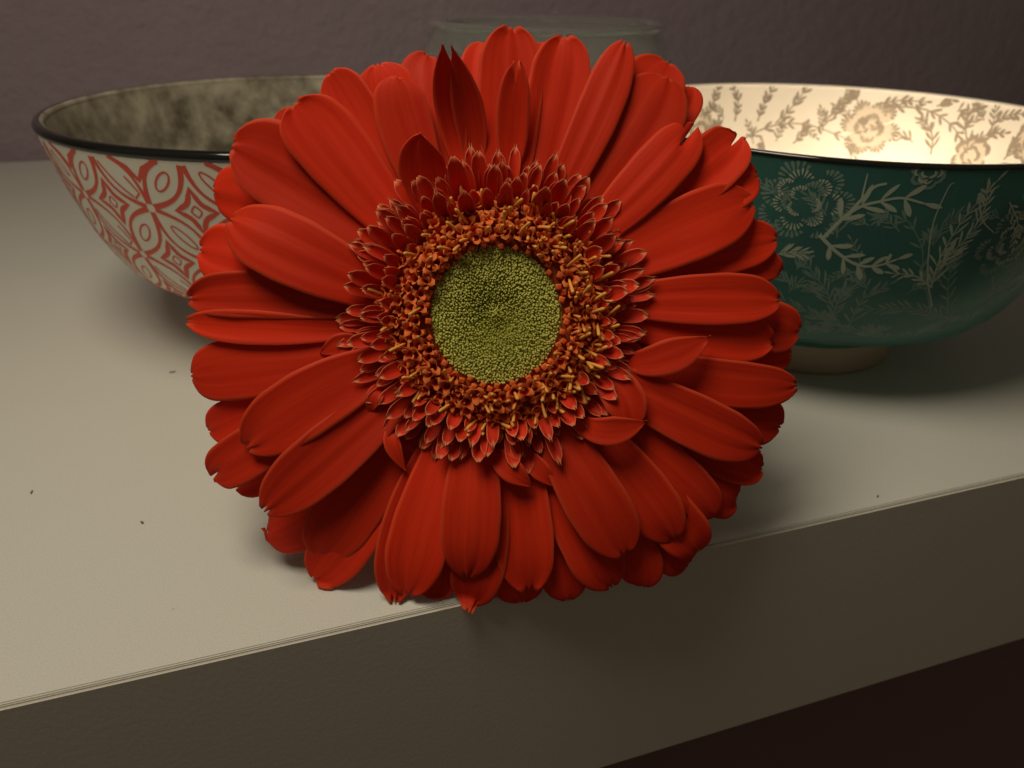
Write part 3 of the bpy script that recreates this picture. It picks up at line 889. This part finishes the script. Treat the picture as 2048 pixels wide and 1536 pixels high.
# --- floret meshes
def tongue_mesh(L, W, tip, curl):
    """small ray tongue growing along +z from the origin, hollow side towards +x"""
    NI, NJ = 9, 10; V_, U_, E_ = [], [], []
    for k in (0, 1):
        for i in range(NI + 1):
            t = i / NI
            w_ = W / 2 * (0.55 + .45 * math.sin(math.pi / 2 * min(1, t / .6))) * (1 if t < .68 else math.sqrt(max(.0, 1 - ((t - .68) / .335) ** 2.0)))
            for j in range(NJ + 1):
                s = -1 + 2 * j / NJ
                tt = t - (tip if j == 5 else 0) * max(0, (t - .6) / .4) ** 2 + (tip * .6 if j in (2, 8) else 0) * max(0, (t - .7) / .3) ** 2
                x = -curl * tt * tt * L + .42 * w_ * s * s + (k * -.12)
                V_.append((x * .001, s * w_ * .001, tt * L * .001)); U_.append(((s + 1) / 2, t))
                E_.append((.8 if (j in (0, NJ) and t > .3) or i == NI else 0.0) * t ** 1.6 * (1 if k == 0 else .5))
    n1 = (NI + 1) * (NJ + 1); g = lambda k, i, j: k * n1 + i * (NJ + 1) + j; Fc = []
    for i in range(NI):
        for j in range(NJ):
            Fc.append((g(0, i, j), g(0, i, j + 1), g(0, i + 1, j + 1), g(0, i + 1, j))); Fc.append((g(1, i, j), g(1, i + 1, j), g(1, i + 1, j + 1), g(1, i, j + 1)))
        Fc.append((g(0, i, 0), g(0, i + 1, 0), g(1, i + 1, 0), g(1, i, 0))); Fc.append((g(0, i + 1, NJ), g(0, i, NJ), g(1, i, NJ), g(1, i + 1, NJ)))
    for j in range(NJ): Fc.append((g(0, NI, j), g(0, NI, j + 1), g(1, NI, j + 1), g(1, NI, j)))
    return V_, Fc, U_, E_


def tube_mesh(L, r, lobes, flare):
    """open tubular floret: tube then recurved lobes"""
    V_, Fc, U_, E_ = [], [], [], []; ns = lobes * 4
    prof_ = [(0, .75, 0), (.55, .8, 0), (.85, 1.05, 0), (1.0, 1.5, 1), (1.02, 1.5 + flare, 2)]
    for q, (z, rr, lv) in enumerate(prof_):
        for j in range(ns):
            a = 2 * math.pi * j / ns; c = .5 + .5 * math.cos(lobes * a)
            rad = r * rr if lv == 0 else r * (1.05 + (rr - 1.05) * (c ** .6)); zz = z * L + (0 if lv == 0 else (.25 * c - .55 * (1 - c)) * r * lv - .25 * r * (lv == 2) * c)
            V_.append((rad * math.cos(a) * .001, rad * math.sin(a) * .001, zz * .001)); U_.append((j / ns, z)); E_.append((0, 0, .15, .45, .9)[q] * (.4 + .6 * c))
    for q in range(len(prof_) - 1):
        for j in range(ns): Fc.append((q * ns + j, q * ns + (j + 1) % ns, (q + 1) * ns + (j + 1) % ns, (q + 1) * ns + j))
    return V_, Fc, U_, E_


def bud_mesh(L, r):
    V_, Fc, U_, E_ = [], [], [], []; ns = 8
    for q, (z, rr) in enumerate(((0, .6), (.5, .8), (.8, 1.1), (.97, .95), (1.03, .5))):
        for j in range(ns):
            a = 2 * math.pi * j / ns; sc = 1 + .18 * math.cos(a * 4) * (q > 1); V_.append((r * rr * sc * math.cos(a) * .001, r * rr * sc * math.sin(a) * .001, z * L * .001)); U_.append((j / ns, z)); E_.append((0, 0, .1, .5, .2)[q])
    V_.append((0, 0, L * .96 * .001)); U_.append((.5, 1)); E_.append(0)
    for q in range(4):
        for j in range(ns): Fc.append((q * ns + j, q * ns + (j + 1) % ns, (q + 1) * ns + (j + 1) % ns, (q + 1) * ns + j))
    for j in range(ns): Fc.append((4 * ns + j, 4 * ns + (j + 1) % ns, 5 * ns))
    return V_, Fc, U_, E_


def keep_mesh(name, data, mat):
    v, f, u, e = data; o = mesh_obj(name, v, f, mat, uvs=u, cols=e); me = o.data; D.objects.remove(o); return me


TONG = [keep_mesh('floret', tongue_mesh(7.6, 2.6, .06, .10), M['floret']), keep_mesh('floret', tongue_mesh(6.8, 2.4, .10, .16), M['floret']), keep_mesh('floret', tongue_mesh(8.4, 2.7, .03, .07), M['floret']), keep_mesh('floret', tongue_mesh(7.3, 2.3, -.05, .14), M['floret']), keep_mesh('floret', tongue_mesh(8.2, 2.2, .12, .2), M['floret'])]
TUBE = [keep_mesh('tube_floret', tube_mesh(4.2, .78, 3, .7), M['tube']), keep_mesh('tube_floret', tube_mesh(4.6, .70, 4, .5), M['tube']), keep_mesh('tube_floret', tube_mesh(3.9, .84, 3, .8), M['tube'])]
BUD = [keep_mesh('bud_floret', bud_mesh(3.2, .62), M['tube']), keep_mesh('bud_floret', bud_mesh(2.8, .68), M['tube'])]
vs, fs = [], []
for q, (z, r) in enumerate(((0, .24), (3.0, .33), (4.1, .37), (4.5, .25), (4.55, .02))):
    for j in range(7): a = 2 * math.pi * j / 7; vs.append((r * math.cos(a) * .001, r * math.sin(a) * .001, z * .001))
for q in range(4):
    for j in range(7): fs.append((q * 7 + j, q * 7 + (j + 1) % 7, (q + 1) * 7 + (j + 1) % 7, (q + 1) * 7 + j))
o = mesh_obj('anther', vs, fs, M['anther']); ANTH = o.data; D.objects.remove(o)


def place(name, me, r, a, z, lean, spin=0.0, sc=1.0, parent=flower):
    """root at radius r (mm), angle a; leans outward by lean"""
    o = D.objects.new(name, me); C.objects.link(o); o.parent = parent
    rad = Vector((math.cos(a), math.sin(a), 0)); up = Vector((0, 0, 1)); ax = (up * math.cos(lean) + rad * math.sin(lean)).normalized()
    tz = ax; ty = Vector((-math.sin(a), math.cos(a), 0)); 
    if spin: ty = (Matrix.Rotation(spin, 3, tz) @ ty)
    tx = ty.cross(tz)     # points inward/up for outward-leaning tongues is -tx
    m = Matrix(((-tx.x, -ty.x, tz.x, 0), (-tx.y, -ty.y, tz.y, 0), (-tx.z, -ty.z, tz.z, 0), (0, 0, 0, 1)))
    m = Matrix.Translation((r * .001 * math.cos(a), r * .001 * 1.03 * math.sin(a), z * .001)) @ m @ Matrix.Scale(sc, 4)
    o.matrix_local = m
    return o


rng = random.Random(3)
# inner closed buds
for k in range(58):
    a = 2 * math.pi * k / 58 + rng.uniform(-.03, .03); r = 13.3 + .7 * (k % 2) + rng.uniform(-.2, .2)
    place('bud_floret', BUD[k % 2], r, a, dome(r) - .6 + rng.uniform(-.2, .3), rng.uniform(-.1, .25), rng.uniform(-1, 1), rng.uniform(.85, 1.1))
# open tube florets with anthers
for row, (r0, n) in enumerate(((15.0, 52), (16.3, 56), (17.6, 60), (18.9, 64), (20.1, 64))):
    for k in range(n):
        a = 2 * math.pi * (k + .5 * (row % 2)) / n + rng.uniform(-.04, .04); r = r0 + rng.uniform(-.45, .45)
        lean = .10 + row * .14 + rng.uniform(-.15, .15)
        t = place('tube_floret', rng.choice(TUBE), r, a, dome(min(r, 21)) + .1 - row * .1 + rng.uniform(-.4, .4), lean, rng.uniform(-3, 3), rng.uniform(.78, 1.08))
        right = .5 + .5 * math.cos(a - .1)
        if rng.random() < .15 + .6 * right:
            an = D.objects.new('anther', ANTH); C.objects.link(an); an.parent = t
            an.matrix_local = Matrix.Translation((0, 0, .0028)) @ Matrix.Rotation(rng.uniform(-.5, .5), 4, 'X') @ Matrix.Rotation(rng.uniform(-.5, .5), 4, 'Y')
# outer tongues
cnt = 0
for row, (r0, n, lean0, zz) in enumerate(((19.6, 52, .38, 2.6), (20.8, 56, .56, 2.2), (21.8, 60, .76, 1.9), (22.6, 62, .95, 1.6), (23.2, 60, 1.12, 1.4))):
    for k in range(n):
        a = 2 * math.pi * (k + .5 * (row % 2)) / n + rng.uniform(-.05, .05); r = r0 + rng.uniform(-.4, .4)
        topf = max(0, math.sin(a))
        sc = rng.uniform(.74, 1.2) * (1 + .10 * topf); lean = lean0 * (1 - .12 * topf) + rng.uniform(-.2, .2)
        place('floret', rng.choice(TONG), r, a, zz + rng.uniform(-.3, .3), lean, rng.uniform(-.3, .3), sc); cnt += 1
print('florets', cnt, 'objects', len(D.objects))
